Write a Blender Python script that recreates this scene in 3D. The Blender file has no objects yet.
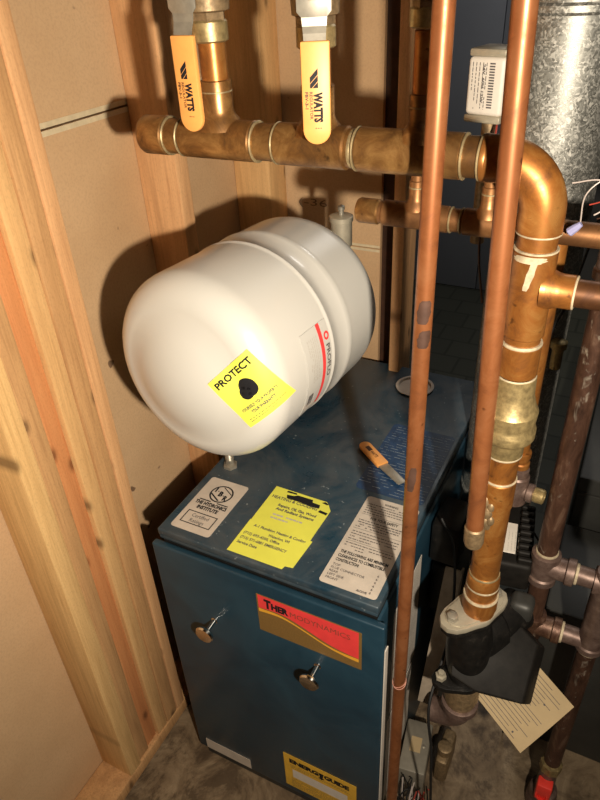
import bpy, bmesh, math, random
from mathutils import Vector, Matrix
from mathutils.bvhtree import BVHTree
random.seed(7)
SC = bpy.context.scene
COL = SC.collection
PI = math.pi
V = Vector

# ------------------------------------------------------------------ materials
def new_mat(name):
    m = bpy.data.materials.new(name); m.use_nodes = True
    nt = m.node_tree; nt.nodes.clear()
    out = nt.nodes.new('ShaderNodeOutputMaterial'); b = nt.nodes.new('ShaderNodeBsdfPrincipled')
    nt.links.new(b.outputs[0], out.inputs[0])
    return m, nt, b
def node(nt, t, **k):
    n = nt.nodes.new(t)
    for a, v in k.items(): setattr(n, a, v)
    return n
def coords(nt, scale=(1, 1, 1), kind='Object'):
    tc = node(nt, 'ShaderNodeTexCoord'); mp = node(nt, 'ShaderNodeMapping')
    mp.inputs['Scale'].default_value = scale
    nt.links.new(tc.outputs[kind], mp.inputs[0]); return mp.outputs[0]
def noise(nt, vec, scale, detail=4, rough=.6, dist=0):
    n = node(nt, 'ShaderNodeTexNoise'); n.inputs['Scale'].default_value = scale
    n.inputs['Detail'].default_value = detail; n.inputs['Roughness'].default_value = rough
    n.inputs['Distortion'].default_value = dist
    nt.links.new(vec, n.inputs['Vector']); return n.outputs[0]
def ramp(nt, fac, stops):
    r = node(nt, 'ShaderNodeValToRGB'); e = r.color_ramp.elements
    while len(e) < len(stops): e.new(.5)
    for i, (p, c) in enumerate(stops):
        e[i].position = p; e[i].color = (*c, 1) if len(c) == 3 else c
    nt.links.new(fac, r.inputs[0]); return r.outputs[0]
def bump(nt, b, h, strength=.3, dist=.002):
    n = node(nt, 'ShaderNodeBump'); n.inputs['Strength'].default_value = strength
    n.inputs['Distance'].default_value = dist
    nt.links.new(h, n.inputs['Height']); nt.links.new(n.outputs[0], b.inputs['Normal'])
def mixc(nt, fac, a, c, mode='MIX'):
    m = node(nt, 'ShaderNodeMix', data_type='RGBA', blend_type=mode)
    for s, v in ((m.inputs[0], fac), (m.inputs[6], a), (m.inputs[7], c)):
        if isinstance(v, (int, float)): s.default_value = v
        elif isinstance(v, tuple): s.default_value = (*v, 1)
        else: nt.links.new(v, s)
    return m.outputs[2]
def setp(b, col=None, metal=0., rough=.5, spec=.5, coat=0.):
    if col is not None: b.inputs['Base Color'].default_value = (*col, 1)
    b.inputs['Metallic'].default_value = metal; b.inputs['Roughness'].default_value = rough
    b.inputs['Specular IOR Level'].default_value = spec; b.inputs['Coat Weight'].default_value = coat
def simple(name, col, metal=0., rough=.5, spec=.5, coat=0., var=.12, scale=40, bmp=0):
    m, nt, b = new_mat(name); setp(b, col, metal, rough, spec, coat)
    v = coords(nt); f = noise(nt, v, scale)
    lo = tuple(c * (1 - var) for c in col); hi = tuple(min(1, c * (1 + var)) for c in col)
    nt.links.new(ramp(nt, f, [(.3, lo), (.7, hi)]), b.inputs['Base Color'])
    if bmp: bump(nt, b, f, bmp, .001)
    return m
def wood(name, dark, light, grain=1.0):
    m, nt, b = new_mat(name); setp(b, light, 0, .62, .3)
    v = coords(nt, (1, 1, .035)); f = noise(nt, v, 150 * grain, 5, .65, .5)
    c = ramp(nt, f, [(.28, dark), (.48, tuple((a * .35 + d * .65) for a, d in zip(dark, light))), (.70, light)])
    v2 = coords(nt, (1, 1, .09)); f2 = noise(nt, v2, 16, 3, .6, 1.6)
    c = mixc(nt, ramp(nt, f2, [(.42, (0, 0, 0)), (.68, (.55, .55, .55))]), c, tuple(x * .85 for x in dark))
    tc = node(nt, 'ShaderNodeTexCoord'); sx = node(nt, 'ShaderNodeSeparateXYZ'); nt.links.new(tc.outputs['Object'], sx.inputs[0])
    oi = node(nt, 'ShaderNodeObjectInfo'); cb = node(nt, 'ShaderNodeCombineXYZ')
    ma = node(nt, 'ShaderNodeMath', operation='MULTIPLY_ADD'); nt.links.new(oi.outputs['Random'], ma.inputs[0]); ma.inputs[1].default_value = 7.3; nt.links.new(sx.outputs['Y'], ma.inputs[2])
    mz = node(nt, 'ShaderNodeMath', operation='MULTIPLY'); nt.links.new(sx.outputs['Z'], mz.inputs[0]); mz.inputs[1].default_value = .5
    nt.links.new(ma.outputs[0], cb.inputs[0]); nt.links.new(mz.outputs[0], cb.inputs[1])
    vo = node(nt, 'ShaderNodeTexVoronoi', voronoi_dimensions='2D'); vo.inputs['Scale'].default_value = 9
    nt.links.new(cb.outputs[0], vo.inputs['Vector'])
    k = ramp(nt, vo.outputs['Distance'], [(.03, (.8, .8, .8)), (.06, (.35, .35, .35)), (.10, (0, 0, 0))])
    c = mixc(nt, k, c, tuple(x * .3 for x in dark))
    f4 = noise(nt, coords(nt, (1, 1, .5)), 380, 2, .5)
    c = mixc(nt, ramp(nt, f4, [(.3, (.22, .22, .22)), (.5, (0, 0, 0))]), c, tuple(x * .6 for x in dark))
    nt.links.new(c, b.inputs['Base Color']); bump(nt, b, f, .15, .001); return m
def copper(name, base, dark, bright, rough=.32, metal=.8, sc=28, spots=True):
    m, nt, b = new_mat(name); setp(b, base, metal, rough)
    v = coords(nt); f = noise(nt, v, sc, 6, .7, .8)
    c = ramp(nt, f, [(.28, dark), (.48, base), (.72, bright)])
    f2 = noise(nt, coords(nt, (1, 1, .35)), 11, 3, .6, .5)
    c = mixc(nt, ramp(nt, f2, [(.42, (0, 0, 0)), (.7, (.6, .6, .6))]), c, dark)
    if spots:
        f3 = noise(nt, v, 75, 2, .5)
        c = mixc(nt, ramp(nt, f3, [(.68, (0, 0, 0)), (.76, (.7, .7, .7))]), c, tuple(x * .35 for x in dark))
    nt.links.new(c, b.inputs['Base Color'])
    nt.links.new(ramp(nt, f, [(.3, (rough + .18,) * 3), (.7, (rough - .05,) * 3)]), b.inputs['Roughness'])
    bump(nt, b, f, .08, .001); return m

M = {}
M['wood_pale'] = wood('pale_pine', (0.589, 0.346, 0.134), (0.845, 0.550, 0.243))
M['wood_pink'] = wood('rough_pinkish_pine', (0.461, 0.269, 0.141), (0.678, 0.435, 0.256), 1.6)
M['wood_brown'] = wood('brown_pine', (0.422, 0.224, 0.096), (0.640, 0.371, 0.166), 1.3)
M['wood_red'] = wood('red_pine', (0.512, 0.192, 0.070), (0.666, 0.294, 0.115))
M['wood_tan'] = wood('tan_pine', (0.576, 0.326, 0.134), (0.768, 0.474, 0.211))
M['wood_orange'] = wood('orange_pine', (0.538, 0.282, 0.128), (0.768, 0.448, 0.218))
M['copper_old'] = copper('tarnished_copper', (.24, .115, .034), (.075, .036, .014), (.46, .26, .09), .32, .62)
M['copper_orange'] = copper('orange_copper', (.38, .145, .030), (.14, .052, .016), (.56, .28, .08), .30, .60, 24)
M['copper_pink'] = copper('pink_copper', (.31, .110, .038), (.17, .058, .022), (.42, .175, .075), .33, .52, 18)
M['copper_dark'] = copper('dark_copper', (.26, .12, .045), (.10, .045, .02), (.40, .20, .08), .38, .7)
M['copper_black'] = copper('blackened_copper', (.12, .05, .02), (.05, .02, .01), (.22, .10, .04), .36, .6)
M['solder'] = simple('dull_solder', (.36, .28, .15), .6, .45, var=.3, scale=120, bmp=.4)
M['flux'] = simple('dried_white_flux', (.44, .37, .25), .2, .65, var=.35, scale=90, bmp=.4)
M['brass'] = simple('cast_brass', (.33, .25, .115), .6, .42, var=.35, scale=140, bmp=.3)
M['bronze'] = simple('rough_bronze', (.25, .175, .095), .55, .5, var=.35, scale=150, bmp=.4)
M['steel'] = simple('zinc_steel', (.34, .315, .26), .6, .42, var=.2, scale=60)
M['chrome'] = simple('chrome', (.75, .72, .68), 1., .12, var=.03)
M['nickel'] = simple('dull_nickel', (.43, .39, .30), .45, .38, var=.15, scale=50)
M['orange_vinyl'] = simple('orange_vinyl', (.74, .33, .085), 0, .45, var=.05, scale=90)
M['yellow_vinyl'] = simple('yellow_vinyl', (.85, .50, .03), 0, .4, var=.05)
M['black_ink'] = simple('black_ink', (.012, .012, .014), 0, .6, .2, var=.1)
M['grey_ink'] = simple('dark_grey_print', (.10, .09, .09), 0, .6, .2, var=.1)
M['pale_ink'] = simple('faded_print', (.45, .42, .38), 0, .6, .2, var=.1)
M['red_ink'] = simple('red_print', (.72, .05, .05), 0, .45, var=.1)
M['gold_ink'] = simple('gold_print', (.80, .40, .04), .1, .45, var=.06)
M['olive_ink'] = simple('bronze_gold_foil', (.27, .16, .05), .35, .4, var=.12, scale=300)
M['white_label'] = simple('off_white_label', (.66, .61, .54), 0, .5, var=.08, scale=25)
M['cream_label'] = simple('tan_aged_label', (.52, .46, .39), 0, .5, var=.10, scale=25)
M['yellow_label'] = simple('fluorescent_yellow_paper', (.70, .70, .09), 0, .55, var=.05, scale=20)
M['amber_label'] = simple('amber_paper', (.72, .43, .045), 0, .5, var=.08, scale=30)
M['manila'] = simple('manila_paper', (.44, .33, .18), 0, .7, var=.07, scale=20)
M['enamel'] = simple('white_enamel', (.51, .50, .465), 0, .30, .5, .25, var=.015, scale=5)
M['black_plastic'] = simple('black_plastic', (.008, .007, .006), 0, .62, .18, var=.4, scale=60, bmp=.3)
M['black_rubber'] = simple('black_rubber', (.010, .010, .010), 0, .6, .3, var=.2)
M['white_wire'] = simple('white_wire', (.42, .36, .33), 0, .4, var=.05)
M['red_wire'] = simple('red_wire', (.36, .05, .035), 0, .4, var=.05)
M['faded_red'] = simple('faded_lettering_on_red', (.24, .055, .035), 0, .5, var=.1)
M['thread'] = simple('pinkish_thread', (.50, .25, .19), 0, .7, var=.1)
M['lavender'] = simple('lavender_plastic', (.25, .25, .42), 0, .4, var=.05)
M['red_plastic'] = simple('red_plastic', (.80, .05, .035), 0, .35, var=.06)
M['grey_box'] = simple('grey_painted_steel', (.23, .21, .17), .2, .5, var=.15, scale=30)
M['dark_box'] = simple('dark_grey_steel', (.035, .035, .032), .2, .5, var=.2, scale=10)
M['tin'] = simple('worn_sheet_steel', (.42, .35, .27), .4, .38, var=.35, scale=18)
M['dark_wood'] = simple('dark_wood', (.05, .02, .01), 0, .6, var=.3)

def m_blue(name, dusty):
    m, nt, b = new_mat(name); setp(b, (.02, .055, .09), .15, .38, .5)
    v = coords(nt); f = noise(nt, v, 7, 5, .65, .7)
    c = ramp(nt, f, [(.35, (.011, .035, .058)), (.65, (.019, .055, .085))])
    if dusty:
        g = noise(nt, v, 5, 6, .7, 1.5)
        c = mixc(nt, ramp(nt, g, [(.38, (0, 0, 0)), (.66, (.65, .65, .65))]), c, (.10, .108, .11))
        s = noise(nt, v, 130, 2, .5)
        c = mixc(nt, ramp(nt, s, [(.70, (0, 0, 0)), (.78, (.55, .55, .55))]), c, (.35, .40, .42))
        nt.links.new(ramp(nt, g, [(.3, (.22,) * 3), (.75, (.6,) * 3)]), b.inputs['Roughness'])
    else:
        nt.links.new(ramp(nt, f, [(.3, (.28,) * 3), (.75, (.42,) * 3)]), b.inputs['Roughness'])
    nt.links.new(c, b.inputs['Base Color']); bump(nt, b, f, .06, .002); return m
M['blue'] = m_blue('dark_teal_blue_paint', False)
M['blue_top'] = m_blue('scuffed_dark_blue_paint', True)
def m_drywall():
    m, nt, b = new_mat('brown_paper_board'); setp(b, (.4, .3, .2), 0, .8, .2)
    v = coords(nt); f = noise(nt, v, 4, 5, .6)
    c = ramp(nt, f, [(.3, (.52, .335, .18)), (.7, (.62, .42, .24))])
    s = noise(nt, v, 220, 2, .6); c = mixc(nt, ramp(nt, s, [(.35, (.25,) * 3), (.55, (0, 0, 0))]), c, (.38, .24, .14))
    k = noise(nt, v, 30, 1, .5); c = mixc(nt, ramp(nt, k, [(.76, (0,) * 3), (.79, (.8,) * 3)]), c, (.10, .05, .03))
    nt.links.new(c, b.inputs['Base Color']); bump(nt, b, s, .15, .001); return m
M['drywall'] = m_drywall()
def m_galv():
    m, nt, b = new_mat('galvanised_steel'); setp(b, (.5, .5, .46), .8, .4)
    v = node(nt, 'ShaderNodeTexVoronoi'); v.inputs['Scale'].default_value = 330
    cd = coords(nt); nz = node(nt, 'ShaderNodeTexNoise'); nz.inputs['Scale'].default_value = 60
    nt.links.new(cd, nz.inputs['Vector'])
    mx = mixc(nt, .02, cd, nz.outputs['Color']); nt.links.new(mx, v.inputs['Vector'])
    c = ramp(nt, v.outputs['Color'], [(.1, (.24, .24, .22)), (.55, (.36, .36, .33)), (.92, (.68, .67, .62))])
    nt.links.new(c, b.inputs['Base Color'])
    nt.links.new(ramp(nt, v.outputs['Color'], [(.1, (.38,) * 3), (.9, (.6,) * 3)]), b.inputs['Roughness'])
    bump(nt, b, v.outputs['Color'], .45, .002); return m
M['galv'] = m_galv()
def m_iron():
    m, nt, b = new_mat('rusty_black_iron'); setp(b, (.06, .035, .025), .5, .45)
    v = coords(nt, (1, 1, .4)); f = noise(nt, v, 45, 6, .7, .5)
    c = ramp(nt, f, [(.3, (.03, .014, .009)), (.55, (.10, .05, .032)), (.75, (.22, .14, .095))])
    s = noise(nt, v, 26, 4, .7, 1); c = mixc(nt, ramp(nt, s, [(.60, (0,) * 3), (.68, (.75,) * 3)]), c, (.40, .35, .28))
    nt.links.new(c, b.inputs['Base Color']); bump(nt, b, f, .4, .002); return m
M['iron'] = m_iron()
def m_fit():
    m, nt, b = new_mat('brown_iron_fitting'); setp(b, (.16, .11, .09), .5, .45)
    f = noise(nt, coords(nt), 50, 5, .7)
    nt.links.new(ramp(nt, f, [(.3, (.085, .05, .04)), (.55, (.17, .115, .095)), (.8, (.30, .22, .18))]), b.inputs['Base Color'])
    bump(nt, b, f, .3, .001); return m
M['fitting'] = m_fit()
def m_castblack():
    m, nt, b = new_mat('black_painted_casting'); setp(b, (.015, .014, .013), .2, .42, .35)
    f = noise(nt, coords(nt), 60, 5, .7)
    nt.links.new(ramp(nt, f, [(.3, (.004, .004, .004)), (.6, (.011, .010, .009)), (.85, (.05, .042, .035))]), b.inputs['Base Color'])
    bump(nt, b, f, .3, .001); return m
M['cast_black'] = m_castblack()
def m_floor():
    m, nt, b = new_mat('concrete_and_tile_floor'); setp(b, (.2, .17, .13), 0, .55, .4)
    tc = node(nt, 'ShaderNodeTexCoord'); v = tc.outputs['Object']
    f = noise(nt, v, 9, 7, .7, 1.2)
    conc = ramp(nt, f, [(.3, (.07, .048, .028)), (.45, (.17, .12, .072)), (.58, (.25, .185, .115)), (.75, (.37, .29, .19))])
    s = noise(nt, v, 3.5, 5, .75, 2.5)
    conc = mixc(nt, ramp(nt, s, [(.5, (0,) * 3), (.62, (.75,) * 3)]), conc, (.055, .035, .02))
    br = node(nt, 'ShaderNodeTexBrick'); br.offset = .5
    br.inputs['Color1'].default_value = (.075, .078, .062, 1); br.inputs['Color2'].default_value = (.062, .065, .052, 1)
    br.inputs['Mortar'].default_value = (.045, .048, .038, 1); br.inputs['Scale'].default_value = 1
    br.inputs['Brick Width'].default_value = .15; br.inputs['Row Height'].default_value = .15; br.inputs['Mortar Size'].default_value = .006
    nt.links.new(v, br.inputs['Vector'])
    sp = node(nt, 'ShaderNodeSeparateXYZ'); nt.links.new(v, sp.inputs[0])
    st = node(nt, 'ShaderNodeMath', operation='GREATER_THAN'); nt.links.new(sp.outputs['Y'], st.inputs[0]); st.inputs[1].default_value = 1.42
    c = mixc(nt, st.outputs[0], conc, br.outputs['Color'])
    nt.links.new(c, b.inputs['Base Color'])
    bump(nt, b, f, .3, .004); return m
M['floor'] = m_floor()
M['tarnish'] = simple('grey_brown_tarnish', (.085, .045, .032), .3, .5, var=.3, scale=50)
M['pencil'] = simple('brown_pencil', (.20, .12, .065), 0, .8, var=.2)
M['far_blue'] = simple('blue_grey_paint', (.28, .30, .345), 0, .6, var=.06, scale=3)
M['far_dark'] = simple('dark_grey_wall', (.05, .05, .05), 0, .7, var=.1, scale=3)
M['ceiling'] = simple('dull_ceiling_board', (.20, .18, .15), 0, .9, var=.1, scale=3)
M['joint'] = simple('ivory_board_edge', (.62, .52, .34), 0, .6, var=.12, scale=60)
M['foil_seam'] = M['joint']
M['blue_print'] = simple('worn_blue_print', (.014, .045, .11), 0, .4, var=.3, scale=60)
M['scratch'] = simple('pale_scratch', (.30, .36, .40), 0, .6, var=.2)

# ------------------------------------------------------------------ mesh helpers
class MB:
    """collects shapes into one mesh; world coordinates"""
    def __init__(s): s.bm = bmesh.new()
    def box(s, lo, hi, bev=0, seg=2, mat=None):
        lo, hi = V(lo), V(hi); c = (lo + hi) / 2; d = hi - lo
        T = Matrix.Translation(c) @ Matrix.Diagonal((*d, 1))
        if mat is not None: T = mat @ T
        r = bmesh.ops.create_cube(s.bm, size=1, matrix=T)
        if bev:
            es = list({e for v in r['verts'] for e in v.link_edges})
            bmesh.ops.bevel(s.bm, geom=es, offset=bev, segments=seg, affect='EDGES', profile=.5)
        return s
    def lathe(s, p0, ax, prof, n=32):
        p0 = V(p0); ax = V(ax).normalized()
        u = ax.cross(V((0, 0, 1)));
        if u.length < 1e-3: u = V((1, 0, 0))
        u.normalize(); w = ax.cross(u)
        rings = []
        for t, r in prof:
            c = p0 + ax * t
            if r < 1e-6: rings.append([s.bm.verts.new(c)])
            else: rings.append([s.bm.verts.new(c + (u * math.cos(2 * PI * i / n) + w * math.sin(2 * PI * i / n)) * r) for i in range(n)])
        for a, b in zip(rings, rings[1:]):
            if len(a) == 1 and len(b) == 1: continue
            for i in range(n):
                j = (i + 1) % n
                if len(a) == 1: s.bm.faces.new((a[0], b[i], b[j]))
                elif len(b) == 1: s.bm.faces.new((a[i], a[j], b[0]))
                else: s.bm.faces.new((a[i], a[j], b[j], b[i]))
        for rg, flip in ((rings[0], True), (rings[-1], False)):
            if len(rg) > 2:
                try: s.bm.faces.new(rg)
                except ValueError: pass
        return s
    def cyl(s, a, b, r, bev=.001, n=32):
        a, b = V(a), V(b); L = (b - a).length; bev = min(bev, r * .4, L * .4)
        return s.lathe(a, b - a, [(0, r - bev), (bev, r), (L - bev, r), (L, r - bev)], n)
    def tube(s, pts, r, n=12, close=False):
        pts = [V(p) for p in pts]; rings = []; prev = None
        for i, p in enumerate(pts):
            t = (pts[min(i + 1, len(pts) - 1)] - pts[max(i - 1, 0)]).normalized()
            if prev is None:
                u = t.cross(V((0, 0, 1)));
                if u.length < 1e-3: u = V((1, 0, 0))
            else: u = prev - t * prev.dot(t)
            u.normalize(); prev = u; w = t.cross(u)
            rr = r[i] if isinstance(r, (list, tuple)) else r
            rings.append([s.bm.verts.new(p + (u * math.cos(2 * PI * k / n) + w * math.sin(2 * PI * k / n)) * rr) for k in range(n)])
        for a, b in zip(rings, rings[1:]):
            for k in range(n): s.bm.faces.new((a[k], a[(k + 1) % n], b[(k + 1) % n], b[k]))
        s.bm.faces.new(rings[0]); s.bm.faces.new(rings[-1]); return s
    def prism(s, pts, vec, bev=0):
        """polygon (3d points) extruded along vec"""
        vs = [s.bm.verts.new(V(p)) for p in pts]; f = s.bm.faces.new(vs)
        r = bmesh.ops.extrude_face_region(s.bm, geom=[f])
        nv = [g for g in r['geom'] if isinstance(g, bmesh.types.BMVert)]
        bmesh.ops.translate(s.bm, verts=nv, vec=V(vec))
        if bev:
            es = list({e for v in vs + nv for e in v.link_edges})
            bmesh.ops.bevel(s.bm, geom=es, offset=bev, segments=2, affect='EDGES', profile=.5)
        return s
    def add_mesh(s, me, fn):
        vs = [s.bm.verts.new(fn(v.co)) for v in me.vertices]
        for p in me.polygons:
            try: s.bm.faces.new([vs[i] for i in p.vertices])
            except ValueError: pass
        return s
    def build(s, name, mat, parent=None, angle=35):
        bm = s.bm
        bmesh.ops.recalc_face_normals(bm, faces=bm.faces)
        me = bpy.data.meshes.new(name); 
        if parent is not None:
            r = parent; off = V(r.location)
            while r.parent: r = r.parent; off = off + V(r.location)
            bmesh.ops.translate(bm, verts=bm.verts, vec=-off)
        bm.to_mesh(me); bm.free()
        me.materials.append(M[mat] if isinstance(mat, str) else mat)
        me.polygons.foreach_set('use_smooth', [True] * len(me.polygons))
        me.set_sharp_from_angle(angle=math.radians(angle))
        o = bpy.data.objects.new(name, me); COL.objects.link(o)
        if parent is not None: o.parent = parent
        return o
def tag(o, label=None, cat=None, group=None, kind=None):
    if label: o['label'] = label
    if cat: o['category'] = cat
    if group: o['group'] = group
    if kind: o['kind'] = kind
    return o
def thing(name, loc, label, cat, group=None):
    o = bpy.data.objects.new(name, None); o.empty_display_size = .02
    COL.objects.link(o); o.location = loc; return tag(o, label, cat, group)
def bez(p, n=14):
    """smooth path through points (Catmull-Rom)"""
    p = [V(q) for q in p]; p = [p[0] * 2 - p[1]] + p + [p[-1] * 2 - p[-2]]; out = []
    for i in range(1, len(p) - 2):
        for k in range(n):
            t = k / n; a, b, c, d = p[i - 1:i + 3]
            out.append(.5 * ((2 * b) + (c - a) * t + (2 * a - 5 * b + 4 * c - d) * t * t + (3 * b - a - 3 * c + d) * t ** 3))
    out.append(p[-2]); return out
_txt = {}
def text_mesh(s, bold=0.):
    k = (s, bold)
    if k in _txt: return _txt[k]
    c = bpy.data.curves.new('lettering_source', 'FONT'); c.body = s; c.size = 1; c.offset = bold
    c.resolution_u = 2
    o = bpy.data.objects.new('lettering_source', c); COL.objects.link(o)
    bpy.context.view_layer.update()
    me = bpy.data.meshes.new_from_object(o.evaluated_get(bpy.context.evaluated_depsgraph_get()))
    bpy.data.objects.remove(o); bpy.data.curves.remove(c)
    xs = [v.co.x for v in me.vertices]; ys = [v.co.y for v in me.vertices]
    _txt[k] = (me, min(xs), max(xs), min(ys), max(ys)); return _txt[k]
class Sheet:
    """flat printed sheet: origin lower-left, u right, v up, n outwards; size w x h in metres"""
    def __init__(s, o, u, v, w, h, n=None, fn=None):
        s.o, s.u, s.v = V(o), V(u).normalized(), V(v).normalized(); s.w, s.h = w, h
        s.n = s.u.cross(s.v).normalized() if n is None else V(n)
        s.fn = fn
    def at(s, a, b, z=0):
        if s.fn: return s.fn(a, b, z)
        return s.o + s.u * a + s.v * b + s.n * z
    def plate(s, th=.0006, r=.004, pts=None, nx=1, ny=1):
        mb = MB()
        if s.fn or nx > 1:
            gr = [[[mb.bm.verts.new(s.at(s.w * i / nx, s.h * j / ny, z)) for i in range(nx + 1)] for j in range(ny + 1)] for z in (0, th)]
            for g in gr:
                for j in range(ny):
                    for i in range(nx): mb.bm.faces.new((g[j][i], g[j][i + 1], g[j + 1][i + 1], g[j + 1][i]))
            def rim(L):
                for (a, b) in zip(L, L[1:]): mb.bm.faces.new((a[0], b[0], b[1], a[1]))
            A, B = gr
            rim([(A[0][i], B[0][i]) for i in range(nx + 1)]); rim([(A[ny][i], B[ny][i]) for i in range(nx + 1)])
            rim([(A[j][0], B[j][0]) for j in range(ny + 1)]); rim([(A[j][nx], B[j][nx]) for j in range(ny + 1)])
            return mb
        if pts is None:
            pts = []
            for cx, cy, a0 in ((s.w - r, r, -90), (s.w - r, s.h - r, 0), (r, s.h - r, 90), (r, r, 180)):
                for k in range(5):
                    a = math.radians(a0 + 22.5 * k); pts.append((cx + r * math.cos(a), cy + r * math.sin(a)))
        mb.prism([s.at(a, b) for a, b in pts], s.n * th); return mb
    def ink(s, mb, items, z=.0008):
        for it in items:
            if it[0] == 't':      # text, x, y(baseline), height, [align l/c/r], [width], [bold], [rot]
                _, st, x, y, h, al, wd, bo = (list(it) + ['l', None, 0.][len(it) - 5:])[:8]
                me, x0, x1, y0, y1 = text_mesh(st, bo)
                k = h / .70; kx = k if wd is None else wd / (x1 - x0)
                W = (x1 - x0) * kx; ox = x - {'l': 0, 'c': W / 2, 'r': W}[al]
                mb.add_mesh(me, lambda c: s.at(ox + (c.x - x0) * kx, y + c.y * k, z))
            elif it[0] == 'b':    # bar x0,y0,x1,y1
                _, a, b, c, d = it; n = 30 if s.fn else 1
                for i in range(n):
                    q = [(a + (c - a) * i / n, b), (a + (c - a) * (i + 1) / n, b), (a + (c - a) * (i + 1) / n, d), (a + (c - a) * i / n, d)]
                    mb.bm.faces.new([mb.bm.verts.new(s.at(x, y, z)) for x, y in q])
            elif it[0] == 'p':    # polygon
                mb.bm.faces.new([mb.bm.verts.new(s.at(x, y, z)) for x, y in it[1]])
            elif it[0] == 'd':    # disc cx cy r
                _, cx, cy, R = it; n = 28
                for q0, q1 in ((.001, .3), (.3, .55), (.55, .8), (.8, 1)):
                    for i in range(n):
                        a, b = 2 * PI * i / n, 2 * PI * (i + 1) / n
                        mb.bm.faces.new([mb.bm.verts.new(s.at(cx + R * r * math.cos(t), cy + R * r * math.sin(t), z)) for r, t in ((q0, a), (q1, a), (q1, b), (q0, b))])
            elif it[0] == 'r':    # ring cx cy r0 r1
                _, cx, cy, r0, r1 = it; n = 32
                for i in range(n):
                    a, b = 2 * PI * i / n, 2 * PI * (i + 1) / n
                    q = [(r0, a), (r1, a), (r1, b), (r0, b)]
                    mb.bm.faces.new([mb.bm.verts.new(s.at(cx + r * math.cos(t), cy + r * math.sin(t), z)) for r, t in q])
        return mb
def pseudo(x0, x1, y0, y1, lines, hgt, seed, dens=.85):
    """small print too fine to read: broken strokes"""
    rnd = random.Random(seed); out = []
    for i in range(lines):
        y = y1 - (y1 - y0) * (i + .5) / lines; x = x0
        end = x1 if i < lines - 1 else x0 + (x1 - x0) * rnd.uniform(.3, .8)
        while x < end:
            w = rnd.uniform(.002, .007); 
            if rnd.random() < dens + .1: out.append(('b', x, y - hgt / 2, min(x + w, end), y + hgt / 2))
            x += w + rnd.uniform(.001, .0018)
    return out

# ------------------------------------------------------------------ setting
def struct(name, mb, mat, parent=None):
    o = mb.build(name, mat, parent)
    if parent is None: o['kind'] = 'structure'
    return o
struct('floor', MB().box((-2.05, -1.6, -.05), (2.4, 3.6, 0)), 'floor')
struct('ceiling', MB().box((-2.05, -1.6, 2.4), (2.4, 3.6, 2.45)), 'ceiling')
wl = MB().box((-.868, -1.6, 0), (-.855, 1.413, 1.392)).box((-.868, -1.6, 1.395), (-.855, 1.413, 2.4))
wl = struct('wall_left', wl, 'drywall')
for z in (1.3875, 1.3995):
    struct('board_edge_strip', MB().box((-.8548, -1.6, z - .0042), (-.8538, 1.40, z + .0042)), 'joint', wl)
wb = struct('wall_back', MB().box((-.855, 1.40, 0), (-.523, 1.413, 1.018)).box((-.855, 1.40, 1.0195), (-.523, 1.413, 2.4)), 'drywall')
for z in (1.0135, 1.0235):
    struct('board_edge_strip', MB().box((-.7615, 1.3988, z - .003), (-.524, 1.3998, z + .003)), 'joint', wb)
sh = Sheet((-.752, 1.3995, 1.105), (1, 0, 0), (0, 0, 1), .2, .04)
mb = MB(); sh.ink(mb, [('t', '(-36', 0.02, 0.0, .017, 'l', .075)]); mb.build('pencilled_number', 'pencil', wb)
struct('wall_hall', MB().box((-2.05, 1.413, 0), (-2.0, 3.5, 2.4)), 'far_dark')
struct('gap_shade_board_1', MB().box((-.55, 1.4145, .001), (-.468, 1.428, 2.399)), 'dark_wood')  # dark board added behind the wall gap, standing in for its shade
struct('wall_far', MB().box((-2.05, 3.5, 0), (2.4, 3.55, 2.4)), 'far_dark')
struct('wall_right', MB().box((2.35, -1.6, 0), (2.4, 3.5, 2.4)), 'far_dark')
struct('wall_front', MB().box((-.90, -1.6, 0), (2.35, -1.55, 2.4)), 'far_dark')
d1 = struct('door_1', MB().box((-1.30, 3.465, .004), (-.725, 3.50, 2.05), .002).box((-.721, 3.465, .004), (-.42, 3.50, 2.05), .002), 'far_blue')
struct('door_frame', MB().box((-.42, 3.45, .002), (-.36, 3.50, 2.1), .003), 'dark_wood', d1)

def stud(name, lo, hi, mat, label, cat='wall stud', group=None, bev=.003):
    o = thing(name, ((lo[0] + hi[0]) / 2, (lo[1] + hi[1]) / 2, lo[2]), label, cat, group)
    o2 = MB().box(lo, hi, bev).build(name, mat); return o, o2
def beam(name, lo, hi, mat, label, cat='wall stud', bev=.0035):
    c = bpy.data.objects
    mb = MB().box(lo, hi, bev); off = V(((lo[0] + hi[0]) / 2, (lo[1] + hi[1]) / 2, lo[2]))
    bmesh.ops.translate(mb.bm, verts=mb.bm.verts, vec=-off)
    o = mb.build(name, mat); o.location = off; return tag(o, label, cat)
beam('bottom_plate', (-.8545, -1.5, .0005), (-.7655, .985, .0375), 'wood_brown', 'wooden bottom plate on the floor under the row of studs left of the boiler', 'wall plate')
yy = .490
beam('wall_stud', (-.8545, yy, .038), (-.7655, yy + .0375, 2.39), 'wood_pale', 'pale yellow stud, nearest of the group of studs left of the boiler')
for w, mt, xo, lb in ((.0345, 'wood_brown', -.771, 'brown knotty stud between the pale yellow stud and the orange red one'),
                      (.0345, 'wood_red', -.776, 'orange red stud set back in the middle of the stud group'),
                      (.0345, 'wood_tan', -.768, 'tan stud with a dark knot just behind the orange red stud'),
                      (.0375, 'wood_brown', -.7665, 'brown stud second from last in the stud group beside the boiler'),
                      (.0285, 'wood_orange', -.765, 'narrow orange stud, last of the group and closest to the boiler')):
    yy += .0010 + (.0375 if lb.startswith('brown knotty') else prev)
    beam('wall_stud', (-.8545, yy, .038), (xo, yy + w, 2.39), mt, lb); prev = w
beam('wall_stud', (-.8545, .990, .001), (-.7655, 1.028, 2.39), 'wood_orange', 'orange stud standing alone on the left wall behind the white tank')
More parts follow.
